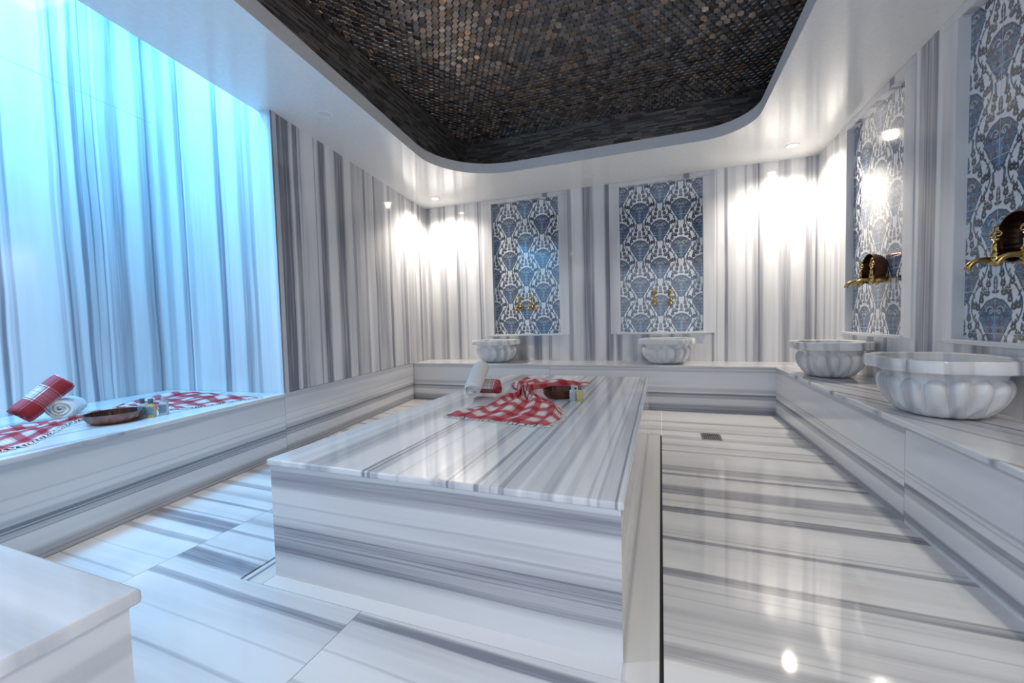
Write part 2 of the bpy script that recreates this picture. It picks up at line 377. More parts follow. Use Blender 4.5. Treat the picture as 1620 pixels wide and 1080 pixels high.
# ------------------------------------------------------------------ benches and centre slab
def pm(name, poly, z0, z1, bev=0.0, seg=3):
    bm = bmesh.new(); prism(bm, poly, z0, z1, bev, seg); return bm_to(name, bm)
TH = .030
t = thing('marble_bench', 'wide marble bench filling the blue-lit alcove on the left', 'bench', (0,0,0))
YN = Y0+.006
def LB(y, d): return (XL(y)+d, y)
link('front_panel', pm('f', [LB(YN,0),LB(YE-.002,0),LB(YE-.002,-.3),LB(YN,-.3)], 0, ZB-TH), MAT['lbf'], t)
link('top_slab', pm('t', [LB(YN,.012),LB(YE-.004,.012),(XA(2.3)+.002,2.296),(XA(YN)+.002,YN)], ZB-TH, ZB, .009, 4), MAT['lbt'], t)
t = thing('marble_bench', 'long marble bench under the back wall carrying two basins', 'bench', (0,0,0))
link('front_panel', pm('f', [(XL(YB)+.002,YB),(XR,YB),(XR,YB+.3),(XL(YB)+.002,YB+.3)], 0, ZB-TH), MAT['bbf'], t)
link('top_slab', pm('t', [(XL(YB)+.003,YB-.010),(XR-.010,YB-.010),(XW-.002,YW-.002),(XL(YW)+.003,YW-.002)], ZB-TH, ZB, .008, 4), MAT['bbt'], t)
t = thing('marble_bench', 'long marble bench under the right wall carrying the two larger near basins', 'bench', (0,0,0))
link('front_panel', pm('f', [(XR,YN),(XR+.3,YN),(XR+.3,YB-.002),(XR,YB-.002)], 0, ZB-TH), MAT['rbf'], t)
link('top_slab', pm('t', [(XR-.010,YN),(XW-.002,YN),(XW-.002,YW-.004),(XR-.009,YB-.011)], ZB-TH, ZB, .008, 4), MAT['rbt'], t)
t = thing('marble_bench', 'plain marble bench end in the near left corner of the picture', 'bench', (0,0,0))
NX = -.978
link('base', pm('f', [(-2.36,YN),(NX-.016,YN),(NX-.016,.470),(-2.50,.470)], 0, ZB-TH), MAT['nbf'], t)
link('top_slab', pm('t', [(-2.36,YN),(NX,YN),(NX,.486),(-2.50,.486)], ZB-TH, ZB, .008, 4), MAT['nbt'], t)
t = thing('heated_slab', 'large low marble slab block in the middle of the floor', 'marble platform', (0,0,0))
sx0,sx1,sy0,sy1 = -1.4864,-.1013,1.1664,3.8224; ov=.010
bm = bmesh.new(); prism(bm, [(sx0+ov,sy0+ov),(sx1-ov,sy0+ov),(sx1-ov,sy1-ov),(sx0+ov,sy1-ov)], 0, ZS-.0243)
me = bm_to('base', bm)
b = link('base', me, [MAT['slabf'], MAT['slabs']], t)
for p in me.polygons:
    if abs(p.normal.x) > .7: p.material_index = 1
link('top_slab', boxm('t', sx0,sx1,sy0,sy1, ZS-.0243, ZS, .006, 3), MAT['top'], t)

# ------------------------------------------------------------------ ceiling: white soffit, lip and dark mosaic coffer
def rounded(corners):
    pts = []
    n = len(corners)
    for i in range(n):
        p, r = Vector(corners[i][:2]), corners[i][2]
        a = (Vector(corners[i-1][:2])-p).normalized(); b = (Vector(corners[(i+1)%n][:2])-p).normalized()
        ang = a.angle(b); dist = r/math.tan(ang/2); c = p+(a+b).normalized()*(r/math.sin(ang/2))
        s, e = p+a*dist, p+b*dist
        v0, v1 = s-c, e-c; tot = v0.angle(v1); sg = 1 if v0.x*v1.y-v0.y*v1.x > 0 else -1
        for k in range(25):
            th = sg*tot*k/24; pts.append((c.x+v0.x*math.cos(th)-v0.y*math.sin(th), c.y+v0.x*math.sin(th)+v0.y*math.cos(th)))
    return pts
def tray_x(y): return -2.05-.108*(y-1.673)
inner = rounded([(tray_x(.82),.82,.4),(.80,.82,.4),(.80,4.365,.42),(tray_x(4.365),4.365,.72)])
outer = [(XL(Y0)-.107,Y0),(XW,Y0),(XW,YW),(XL(YW),YW),(XL(YE),YE),(XL(YE)-.107,YE-.01)]
bm = bmesh.new()
def loop(pts, z):
    vs = [bm.verts.new((p[0],p[1],z)) for p in pts]
    return vs, [bm.edges.new((vs[i],vs[(i+1)%len(vs)])) for i in range(len(vs))]
vo, eo = loop(outer, ZC); vi, ei = loop(inner, ZC)
bmesh.ops.triangle_fill(bm, use_beauty=True, use_dissolve=False, edges=eo+ei)
# outer edge upstand along the alcove and a top skin
vt = [bm.verts.new((p[0],p[1],ZC+.10)) for p in outer]
for i in range(len(outer)): bm.faces.new((vo[i],vo[(i+1)%len(outer)],vt[(i+1)%len(outer)],vt[i]))
me = bm_to('ceiling', bm, recalc=False)
struct('ceiling', me, MAT['white'])
LH = .108
def offset(pts, d):
    c = Vector((-.68,2.45)); out=[]
    n=len(pts)
    for i in range(n):
        a=Vector(pts[i-1]); b=Vector(pts[(i+1)%n]); t_=(b-a).normalized(); nn=Vector((t_.y,-t_.x))
        p=Vector(pts[i])
        if nn.dot(p-c)<0: nn=-nn
        out.append(tuple(p+nn*d))
    return out
inn2 = offset(inner, .05)
V, F = [], []
n = len(inner)
for pts, z in ((inner, ZC),(inner, ZC+LH),(inn2, ZC+LH+.002),(inn2, ZC+.01)): V += [(p[0],p[1],z) for p in pts]
for k in range(3):
    for i in range(n): F.append((k*n+i, k*n+(i+1)%n, (k+1)*n+(i+1)%n, (k+1)*n+i))
struct('trim_1', me_from('trim_1', V, F), MAT['lip'])

# dark mosaic coffer
CX0, CX1, CY0, CY1, CZ0, CZ1 = -2.30, 1.07, .42, 4.78, ZC+.02, 3.25
def mosaic_mat(name, rough):
    m, nt, b = newmat(name); g = G(nt)
    at = g.n('ShaderNodeAttribute', attribute_name='tone')
    n = g.noise(g.coord(), 90, 3)
    g.put(b.inputs['Base Color'], g.mix(g.math('MULTIPLY', n, .5), at.outputs['Color'], rgb(.02,.018,.018)))
    b.inputs['Metallic'].default_value = .75; b.inputs['Roughness'].default_value = rough
    return m
MAT['hex'] = mosaic_mat('hex_mosaic', .17); MAT['strips'] = mosaic_mat('strip_mosaic', .30)
def set_tone(me, cols):
    at = me.attributes.new('tone', 'FLOAT_COLOR', 'FACE')
    at.data.foreach_set('color', np.asarray(cols, dtype=np.float32).ravel())
V, F, T = [], [], []
pitch = .056; ry = pitch*math.sqrt(3)/2; r_ = pitch/2/math.cos(PI/6)*.98
row = 0; y = CY0+.02
while y < CY1:
    x = CX0+.02+(pitch/2 if row%2 else 0)
    while x < CX1:
        tx, ty = rng.normal(0,.065), rng.normal(0,.065); base = len(V); k = rng.random()
        tone = (.30,.25,.22) if k < .55 else ((.20,.18,.18) if k < .85 else (.40,.28,.20))
        f = rng.uniform(.45,1.25); tone = (tone[0]*f, tone[1]*f, tone[2]*f, 1)
        for (rr, dz) in ((r_,0),(r_*.80,-.007)):
            for i in range(6):
                a = PI/6+i*PI/3; dx, dy = rr*math.cos(a), rr*math.sin(a)
                V.append((x+dx, y+dy, CZ1+dz+(tx*dx+ty*dy if dz else 0)))
        F.append(tuple(base+6+i for i in range(5,-1,-1))); T.append(tone)
        for i in range(6):
            F.append((base+i, base+6+i, base+6+(i+1)%6, base+(i+1)%6)); T.append(tone)
        x += pitch
    y += ry; row += 1
nb = len(V); V += [(CX0,CY0,CZ1+.004),(CX1,CY0,CZ1+.004),(CX1,CY1,CZ1+.004),(CX0,CY1,CZ1+.004)]
F.append((nb,nb+3,nb+2,nb+1)); T.append((.02,.018,.018,1))
me = me_from('ceiling_coffer', V, F); set_tone(me, T)
struct('ceiling_coffer', me, MAT['hex'])
def strip_wall(name, A, B, z0, z1, inward):
    A, B = Vector(A), Vector(B); L = (B-A).length; u = (B-A)/L; inw = Vector(inward)
    V, F, T = [], [], []
    z = z0
    while z < z1-.002:
        h = min(random.choice((.012,.016,.016,.022)), z1-z); s = -random.uniform(0,.1)
        while s < L:
            w = random.uniform(.06,.22); a, b = max(s,0), min(s+w-.0015, L); s += w
            if b-a < .004: continue
            d = [random.uniform(0,.0012) for _ in range(4)]; p0 = random.uniform(0,.004)
            base = len(V)
            for (q, zz, dd) in ((a,z+.0008,d[0]),(b,z+.0008,d[1]),(b,z+h-.0008,d[2]),(a,z+h-.0008,d[3])):
                P = A+u*q+inw*(p0+dd+.002); V.append((P.x,P.y,zz))
            F.append((base,base+1,base+2,base+3))
            f = random.uniform(.35,1.25); k = random.random()
            c = (.46,.45,.45) if k < .7 else (.52,.46,.43)
            T.append((c[0]*f,c[1]*f,c[2]*f,1))
        z += h
    b0 = len(V)
    for (P, zz) in ((A,z0),(B,z0),(B,z1),(A,z1)): V.append((P.x,P.y,zz))
    F.append((b0,b0+1,b0+2,b0+3)); T.append((.02,.02,.02,1))
    me = me_from(name, V, F); set_tone(me, T); return struct(name, me, MAT['strips'])
strip_wall('wall_coffer_left', (CX0,CY0), (CX0,CY1), CZ0, CZ1+.004, (1,0))
strip_wall('wall_coffer_back', (CX0,CY1), (CX1,CY1), CZ0, CZ1+.004, (0,-1))
strip_wall('wall_coffer_right', (CX1,CY1), (CX1,CY0), CZ0, CZ1+.004, (-1,0))
strip_wall('wall_coffer_near', (CX1,CY0), (CX0,CY0), CZ0, CZ1+.004, (0,1))

# ------------------------------------------------------------------ painted tile panels
def motif(N=256):
    yy, xx = np.mgrid[0:N,0:N]; U = (xx+.5)/N; Vv = (yy+.5)/N
    img = np.empty((N,N,3)); img[:] = (.76,.80,.85)
    navy = np.array((.030,.045,.115)); blue = np.array((.075,.17,.36)); teal = np.array((.11,.26,.37))
    red = np.array((.30,.10,.085)); wine = np.array((.026,.016,.046)); cream = np.array((.66,.62,.52)); pale = np.array((.45,.56,.68))
    def paint(mask, c): img[mask] = np.asarray(c)*(.50 if np.max(c) < .30 else .92)
    TY = [-.272,-.20,-.12,-.045,.010,.035,.075,.12,.17,.205,.235]
    TW = [.045,.100,.150,.190,.235,.215,.240,.195,.150,.110,.0]
    VY = [-.60,-.58,-.50,-.42,-.34,-.26,-.18,-.10,-.06]; VX = [.222,.235,.175,.138,.128,.140,.185,.250,.272]
    for (cx, cy) in [(a+o, b+o) for b in (2,1,0,-1) for a in (-1,0,1,2) for o in (.5,0)]:
        x = U-cx; y = Vv-cy; ax = np.abs(x)
        near = (np.abs(x) < .6) & (np.abs(y) < .85)
        if not near.any(): continue
        # stems
        xv = np.interp(y, VY, VX); seg = (y > -.60) & (y < -.06)
        slope = np.abs(np.gradient(np.interp(np.linspace(-.6,-.06,60), VY, VX)))
        paint(seg & (np.abs(ax-xv) < .0105), navy)
        for (lx, ly, an, ln, wd) in ((.165,-.215,-.5,.045,.013),(.205,-.145,.5,.040,.012),(.185,-.475,.45,.045,.013),(.150,-.290,.1,.04,.012),(.300,-.150,.15,.05,.014),(.285,-.205,-.2,.04,.012),(.215,-.525,-.35,.04,.012)):
            dx = ax-lx; dy = y-ly; p = dx*math.cos(an)-dy*math.sin(an); q = dx*math.sin(an)+dy*math.cos(an)
            mk = (p/wd)**2+(q/ln)**2; paint(mk < 1, navy); paint(mk < .5, teal*.8)
        # medallion: pointed crown, jagged wings, tapering foot
        hw = np.interp(y, TY, TW, left=0, right=0)
        ins = (y > -.272) & (y < .235); hw = hw+np.where(ins, .007*np.sin(y*150), 0)
        out = (y > -.285) & (y < .25) & (ax < np.interp(y, [v*1.05 for v in TY], TW, left=0, right=0)+.016); inn = ins & (ax < hw)
        paint(out, navy)
        up = np.clip((y-.02)/.16, 0, 1)[..., None]
        base = (1-up)*blue*1.12+up*np.array((.115,.125,.20))
        img[inn] = base[inn]*.62
        curl = 1.15*np.sin(64*ax+20*np.sin(15*y+3*ax))*np.sin(58*y-16*np.cos(13*ax))
        paint(inn & (curl > .45), teal); paint(inn & (curl < -.42), navy*1.3); paint(inn & (np.abs(curl-.33) < .05), navy)
        w_ = inn & (np.abs(curl-.10) < .07); paint(w_, pale*.78)
        paint(inn & (np.abs(ax-.09-.35*np.abs(y+.02)) < .006), pale*.75)
        paint(inn & (y < .03) & (ax < .040+.02*np.sin(40*y)), pale*.62); paint(inn & (y < .0) & (ax < .022), blue*1.3)
        for (fx, fy, fr, c) in ((.10,-.045,.024,red),(.0,.150,.024,red*.8),(.13,.055,.020,red*.9),(.055,-.13,.016,red*.8),(.09,.125,.020,red*.7)):
            d = np.hypot(ax-fx, y-fy); paint(inn & (d < fr), c); paint(inn & (np.abs(d-fr-.004) < .004), navy)
        for (fx, fy) in ((.062,.085),):
            d = np.hypot(ax-fx, y-fy); paint(inn & (d < .033), navy); paint(inn & (d < .026), (.55,.62,.68)); paint(inn & (d < .012), blue)
            paint(inn & (np.abs(np.hypot(ax-fx-.012, y-fy-.01)-.050) < .006) & (y > fy), (.62,.68,.73))
        # scalloped cup and the leaves that flank the white drop below
        d = np.abs(np.hypot(x*.9, y+.345)-.068+.008*np.sin(10*np.arctan2(y+.345, x))); paint((d < .013) & (y > -.335), navy*1.6); paint((np.hypot(x, y+.315) < .028) & (y > -.33), wine*3)
        for (lx, ly, an, ln, wd) in ((.083,-.375,.12,.062,.019),(.062,-.285,.9,.04,.013)):
            dx = ax-lx; dy = y-ly; p = dx*math.cos(an)-dy*math.sin(an); q = dx*math.sin(an)+dy*math.cos(an)
            mk = (p/wd)**2+(q/ln)**2; paint(mk < 1, navy); paint(mk < .6, teal*.9); paint((mk < .6) & (np.abs(p) < .003), navy)
        # bud under the drop
        mk = (x/.033)**2+((y+.595)/.095)**2; paint(mk < 1, navy); paint(mk < .62, np.array((.14,.13,.22))); paint((mk < .62) & (np.sin(110*y) > .55), pale*.6)
        paint(((x)/.055)**2+((y+.685)/.022)**2 < 1, navy); 
        # blossoms
        for (fx, fy) in ((.265,-.080),(.290,-.275),(.180,-.345),(.238,-.362),(.088,-.490),(.106,-.595),(.122,-.695),(.182,-.685)):
            d = np.hypot(ax-fx, y-fy); a_ = np.arctan2(y-fy, ax-fx); rr = .0365+.0035*np.cos(8*a_)
            for (lx, ly) in ((.020,.040),(-.018,.042)):
                paint(np.hypot((ax-fx-lx)*1.9,(y-fy-ly)*.75) < .019, teal*.6)
            paint(d < rr+.0045, navy*.8); paint(d < rr, wine); paint(d < .0095, cream)
        paint(np.hypot((ax-.082)*1.5, (y+.435)*.8) < .020, wine*2.2)
    return img
MOT = motif()
def tile_mat():
    m, nt, b = newmat('painted_tiles'); g = G(nt)
    at = g.n('ShaderNodeAttribute', attribute_name='paint')
    uv = g.n('ShaderNodeUVMap'); sp = g.n('ShaderNodeSeparateXYZ'); nt.links.new(uv.outputs[0], sp.inputs[0])
    ln = None
    for k in (0,1):
        f = g.math('FRACT', sp.outputs[k]); d = g.math('MINIMUM', f, g.math('SUBTRACT', 1.0, f))
        l = g.math('LESS_THAN', d, .0065); ln = l if ln is None else g.math('MAXIMUM', ln, l)
    n = g.noise(g.coord(), 8, 2)
    c = g.mix(ln, at.outputs['Color'], rgb(.55,.58,.62))
    g.put(b.inputs['Base Color'], g.mix(g.math('MULTIPLY', n, .12), c, rgb(.5,.55,.62)))
    b.inputs['Roughness'].default_value = .10
    b.inputs['Coat Weight'].default_value = 1.0; b.inputs['Coat IOR'].default_value = 1.62; b.inputs['Coat Roughness'].default_value = .05
    return m
MAT['tiles'] = tile_mat()
def tile_mesh(W, H, step):
    nx, ny = int(W/step)+1, int(H/step)+1
    xs = np.linspace(0, W, nx); zs = np.linspace(0, H, ny)
    X, Z = np.meshgrid(xs, zs)
    co = np.stack([X-W/2, np.zeros_like(X), Z], -1).reshape(-1,3)
    idx = np.arange(nx*ny).reshape(ny,nx)
    q = np.stack([idx[:-1,:-1], idx[:-1,1:], idx[1:,1:], idx[1:,:-1]], -1).reshape(-1,4)
    me = bpy.data.meshes.new('tiles')
    me.vertices.add(len(co)); me.vertices.foreach_set('co', co.ravel())
    me.loops.add(q.size); me.loops.foreach_set('vertex_index', q.ravel().astype(np.int32))
    me.polygons.add(len(q)); me.polygons.foreach_set('loop_start', (np.arange(len(q))*4).astype(np.int32))
    me.update(calc_edges=True)
    p = W/2; py = H/3.94
    acc = np.zeros((len(co),3)); N = MOT.shape[0]
    for (ou, ov) in ((-.25,-.25),(.25,-.25),(-.25,.25),(.25,.25)):
        u = ((X.ravel()+ou*step-.25*W)/p) % 1.0; v = ((Z.ravel()+ov*step-.244*py)/py) % 1.0
        acc += MOT[(v*N).astype(int)%N, (u*N).astype(int)%N]
    c = np.ones((len(co),4), dtype=np.float32); c[:,:3] = acc/4
    at = me.attributes.new('paint', 'FLOAT_COLOR', 'POINT'); at.data.foreach_set('color', c.ravel())
    l = me.uv_layers.new(name='UVMap')
    uv = np.stack([(X.ravel()-.25*W)/(p/2), (Z.ravel()-.02*H)/(py/2)], -1).astype(np.float32)
    l.data.foreach_set('uv', uv[q.ravel()].ravel())
    return me
PW, PH = .936, PZ1-PZ0
fine_me = tile_mesh(.918, PH, .0030); coarse_me = tile_mesh(PW, PH, .0042)
def tile_panel(label, wpos, rz, W, me, group=None):
    """local frame: x along the wall, -y into the room, origin at the foot of the panel on the wall face"""
    t = thing('tile_panel', label, 'tile panel', wpos, rz)
    o = link('tiles', me, None, t); o.location = (0, RD, 0)
    if not me.materials: me.materials.append(MAT['tiles'])
    w = W/2; e = .006; fw = .125
    bm = bmesh.new()
    def bx(x0,x1,z0,z1,y0,y1,bev=.003):
        b = bmesh.new(); prism(b, [(x0,y0),(x1,y0),(x1,y1),(x0,y1)], z0, z1, bev, 2)
        tm = bpy.data.meshes.new('t'); b.to_mesh(tm); b.free(); bm.from_mesh(tm); bpy.data.meshes.remove(tm)
    bx(-w-fw,-w-.001,-.02,PH+.003,-e,.004); bx(w+.001,w+fw,-.02,PH+.003,-e,.004); bx(-w-fw,w+fw,PH+.004,ZC-PZ0-.002,-e,.004)
    link('frame', bm_to('frame', bm), MAT['fram'], t)
    link('sill', boxm('sill', -w-.035, w+.035, -.026, RD-.002, -.026, -.001, .004, 2), MAT['sill'], t)
    return t
tile_panel('blue and white floral tile panel on the back wall nearest the alcove', ((H1[0]+H1[1])/2, YW, PZ0), 0, PW, coarse_me)
tile_panel('blue and white floral tile panel on the back wall nearest the right corner', ((H2[0]+H2[1])/2, YW, PZ0), 0, PW, coarse_me)
tile_panel('tall floral tile panel on the right wall washed by a bright reflection', (XW, (H3[0]+H3[1])/2, PZ0), -PI/2, .918, fine_me)
tile_panel('tall floral tile panel on the right wall cut by the picture edge', (XW, (H4[0]+H4[1])/2, PZ0), -PI/2, .918, fine_me)

# ------------------------------------------------------------------ marble basins
def plan(theta, a, b, ex):
    c, s = math.cos(theta), math.sin(theta)
    r = (abs(c/a)**ex+abs(s/b)**ex)**(-1/ex)
    return r
def rings(rs, nth, fn):
    V, F = [], []
    for k, R in enumerate(rs):
        for i in range(nth):
            th = 2*PI*i/nth; r, z = fn(R, th); V.append((r*math.cos(th), r*math.sin(th), z))
    for k in range(len(rs)-1):
        for i in range(nth):
            a = k*nth+i; b = k*nth+(i+1)%nth; F.append((a, b, b+nth, a+nth))
    return V, F
def sc_lobe(th, n, ph=0): return 1-abs(math.cos(n*th/2+ph))**3.0     # 1 on the lobe, 0 at the cusp
def make_basin(label, loc, rz, mat, sc_=1.0):
    t = thing('marble_basin', label, 'basin', loc, rz, 'carved hammam basins on the benches')
    nth = 280; H = .285
    # (scale, z, gadroon depth) up the outside of the body
    body = [(.0,.001,0),(.50,.001,.3),(.60,.004,.55),(.70,.016,.8),(.80,.038,1),(.885,.066,1),(.945,.098,1),(.985,.128,1),(1.0,.152,1),(.99,.170,1),(.96,.184,.9),(.915,.194,.6),(.885,.200,.25),(.875,.212,.1),(.885,.230,.08),(.89,.245,.06)]
    def fb(R, th):
        s, z, g_ = R
        ang = th+.10*math.sin(2*th)
        L = abs(math.sin(8*ang))**.62; low = abs(math.cos(8*ang))**.62
        w = min(max((z-.030)/.035, 0), 1); L = L*w+low*(1-w)
        z2 = z-.030*(1-L)*(1 if .13 < z < .205 else 0)
        return plan(th, .268, .226, 2.35)*s*(1-.135*g_*(1-L)), z2
    V, F = rings(body, nth, fb)
    # subdivide vertically by spline: densify
    me = me_from('body', V, F, True)
    link('bowl', me, mat, t)
    rim = [(.80,.2275,0),(.985,.228,1),(1.0,.234,1),(1.0,.280,1),(.985,.287,1),(.84,.287,.5),(.80,.283,.3),(.79,.26,.2),(.74,.18,0),(.6,.11,0),(.35,.08,0),(.0,.075,0)]
    def fr(R, th):
        s, z, g_ = R
        L = abs(math.sin(4*th+.30))**.40
        f = 1-.105*g_*(1-L)
        return plan(th, .308, .262, 2.9)*s*f, z
    V, F = rings(rim, nth, fr)
    link('rim', me_from('rim', V, F, False), mat, t)
    for o in t.children:
        if o.name.startswith('rim'):
            o.data.polygons.foreach_set('use_smooth', [True]*len(o.data.polygons))
            m = o.modifiers.new('edge', 'EDGE_SPLIT'); m.split_angle = math.radians(38)
        else:
            m = o.modifiers.new('sub', 'SUBSURF'); m.levels = 1; m.render_levels = 2
    return t
DY = .268
b1 = make_basin('small carved marble basin on the back bench under the tile panel nearest the alcove', (-2.045, YW-DY, ZB), 0, MAT['basin_v'])
b2 = dup(b1, (.055, YW-DY, ZB), 0, 'carved marble basin on the back bench under the tile panel nearest the right corner')
b3 = make_basin('carved marble basin on the right bench farther from the camera', (XW-DY, 4.075, ZB), -PI/2, MAT['basin'])
b4 = dup(b3, (XW-DY, 2.645, ZB), -PI/2, 'largest-looking carved marble basin, nearest on the right bench')

# ------------------------------------------------------------------ brass taps
def make_tap(label, loc, rz):
    t = thing('brass_tap', label, 'tap', loc, rz, 'brass taps on the tile panels')
    # local: wall plane y=0, room towards -y; origin at pipe centre on the tile face
    pipe = merge(tube([(0,0,0),(0,-.10,0)], .0125, 14), move(lathe([(.0,0),(.030,0),(.030,.004),(.020,.010),(.014,.012)], 20), Matrix.Rotation(PI/2, 4, 'X')))
    link('wall_pipe', me_from('p', *pipe, smooth=True), MAT['brass'], t)
    body = move(lathe([(.0,-.034),(.008,-.032),(.010,-.026),(.020,-.018),(.024,-.004),(.022,.010),(.016,.020),(.020,.024),(.020,.030),(.014,.036),(.0125,.062),(.0145,.066),(.0145,.072),(.009,.078),(.007,.092),(.0,.094)], 20), Matrix.Translation((0,-.103,0)))
    link('valve_body', me_from('b', *body, smooth=True), MAT['brass'], t)
    sp = [(0,-.115,.0),(0,-.140,.004),(0,-.165,.002),(0,-.185,-.008),(0,-.198,-.024),(0,-.204,-.042)]
    v = tube(sp, [.014,.0125,.012,.0125,.0135,.0150], 14)
    link('spout', me_from('s', *v, smooth=True), MAT['brass'], t)
    pts = []
    for i in range(48):
        a = 2*PI*i/48; r = .023*(1+.42*math.cos(3*(a-PI/2)))
        pts.append((r*math.cos(a)*1.25, -.103, .132+r*math.sin(a)))
    hd = merge(tube(pts, .0042, 8, closed=True), tube([(0,-.103,.088),(0,-.103,.128)], .0045, 8),
               tube([(-.022,-.103,.100),(-.012,-.103,.093),(0,-.103,.098),(.012,-.103,.093),(.022,-.103,.100)], .0048, 8),
               tube([(-.024,-.103,.128),(.024,-.103,.128)], .0038, 8))
    link('handle', me_from('h', *hd, smooth=True), MAT['brass'], t)
    return t
ZTAP = 1.255
tp = make_tap('left brass tap on the back wall tile panel nearest the alcove', (-1.795, YW+RD, ZTAP-.058), 0)
dup(tp, (-1.620, YW+RD, ZTAP-.058), 0, 'right brass tap on the back wall tile panel nearest the alcove')
dup(tp, (-.070, YW+RD, ZTAP-.058), 0, 'left brass tap on the back wall tile panel nearest the right corner')
dup(tp, (.110, YW+RD, ZTAP-.058), 0, 'right brass tap on the back wall tile panel nearest the right corner')
dup(tp, (XW+RD, 4.085, ZTAP), -PI/2, 'farther brass tap beside the copper bowl on the washed-out tile panel')
dup(tp, (XW+RD, 3.905, ZTAP), -PI/2, 'nearer brass tap before the copper bowl on the washed-out tile panel')
dup(tp, (XW+RD, 2.675, ZTAP-.012), -PI/2, 'brass tap left of the copper bowl on the tile panel cut by the picture edge')
dup(tp, (XW+RD, 2.490, ZTAP-.012), -PI/2, 'brass tap partly out of frame at the right picture edge')

# ------------------------------------------------------------------ copper bowls
def copper(name, c1, c2, r):
    m, nt, b = newmat(name); g = G(nt)
    o = g.coord(); n = g.noise(o, 22, 4, .6); v = g.n('ShaderNodeTexVoronoi'); g.put(v.inputs['Vector'], o); v.inputs['Scale'].default_value = 60
    g.put(b.inputs['Base Color'], g.mix(g.mapr(n, .3, .7), c1, c2))
    b.inputs['Metallic'].default_value = .9; b.inputs['Roughness'].default_value = r
    bp = g.n('ShaderNodeBump'); bp.inputs['Strength'].default_value = .25; bp.inputs['Distance'].default_value = .003
    bp.inputs['Strength'].default_value = .12; g.put(bp.inputs['Height'], v.outputs['Distance']); nt.links.new(bp.outputs[0], b.inputs['Normal'])
    return m
MAT['copper'] = copper('aged_copper', rgb(.20,.085,.070), rgb(.34,.17,.14), .34)
MAT['copper_dark'] = copper('dark_copper', rgb(.12,.050,.034), rgb(.20,.085,.055), .36)
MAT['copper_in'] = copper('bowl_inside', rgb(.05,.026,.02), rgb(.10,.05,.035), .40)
def make_bowl(label, loc, R, H, mat, rot=None):
    t = thing('copper_bowl', label, 'bowl', loc)
    k = 20
    def flute(r, z, th):
        f = max(0.0, 1-abs(z/H-.42)/.36)
        return r*(1+.085*f*(abs(math.sin(k*th/2))**.6-.6))
    prof = [(.0,.0),(R*.66,.0),(R*.74,.003),(R*.80,.012),(R*.865,H*.32),(R*.905,H*.50),(R*.93,H*.68),(R*.955,H*.84),(R*.975,H*.96)]
    V, F = lathe(prof, 120, flute); link('shell', me_from('shell', V, F, True), mat, t)
    rim = [(R*.975,H*.955),(R*1.0,H*.965),(R*1.005,H*.99),(R*.985,H*1.0),(R*.955,H*.985)]
    V, F = lathe(rim, 96); o = link('rolled_rim', me_from('rim', V, F, True), mat, t)
    ins = [(R*.956,H*.985),(R*.93,H*.8),(R*.895,H*.5),(R*.85,H*.3),(R*.78,.014),(R*.6,.008),(R*.3,.010),(0,.016)]
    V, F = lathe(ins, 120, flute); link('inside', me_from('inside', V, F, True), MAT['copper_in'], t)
    if rot is not None:
        t.rotation_mode = 'QUATERNION'; t.rotation_quaternion = rot
    return t
make_bowl('shallow hammered copper bowl on the left bench beside three small bottles', (-2.955,1.395,ZB), .132, .058, MAT['copper'])
make_bowl('dark copper bowl on the centre slab behind two small bottles', (-.655,2.710,ZS), .118, .062, MAT['copper_dark'])
qx = Vector((0,0,1)).rotation_difference(Vector((-1,0,0)))
make_bowl('dark copper bowl wedged between the taps of the washed-out tile panel', (XW+RD-.004,3.995,ZTAP+.094), .118, .088, MAT['copper_dark'], qx)
make_bowl('dark copper bowl between the taps at the right picture edge', (XW+RD-.004,2.5825,ZTAP+.082), .118, .088, MAT['copper_dark'], qx)

# ------------------------------------------------------------------ toiletry bottles
MAT['glass_b'] = plain('clear_bottle', rgb(.72,.78,.80), .12, 0.0, **{'Transmission Weight': .35, 'IOR': 1.45})
MAT['glass_y'] = plain('yellow_bottle', rgb(.78,.62,.22), .14, 0.0, **{'Transmission Weight': .25, 'IOR': 1.45})
MAT['cap'] = plain('grey_cap', rgb(.10,.16,.21), .35)
MAT['cap_l'] = plain('pale_cap', rgb(.45,.50,.55), .35)
def label_mat(name, c, ink):
    m, nt, b = newmat(name); g = G(nt); o = g.coord(); z = g.dot(o, (0,0,1)); x = g.dot(o, (1,.4,0))
    l = g.math('GREATER_THAN', g.math('FRACT', g.math('MULTIPLY', z, 130)), .62)
    n = g.math('GREATER_THAN', g.noise(g.comb(g.math('MULTIPLY', x, 500), g.math('FLOOR', g.math('MULTIPLY', z, 130)), 0), 1, 1), .46)
    g.put(b.inputs['Base Color'], g.mix(g.math('MULTIPLY', g.math('MULTIPLY', l, n), .55), c, ink)); b.inputs['Roughness'].default_value = .4
    return m
MAT['lab'] = label_mat('slate_label', rgb(.12,.20,.27), rgb(.5,.56,.6))
MAT['lab_l'] = label_mat('pale_label', rgb(.42,.47,.52), rgb(.1,.12,.15))
MAT['lab_y'] = label_mat('yellow_label', rgb(.60,.50,.24), rgb(.18,.15,.08))
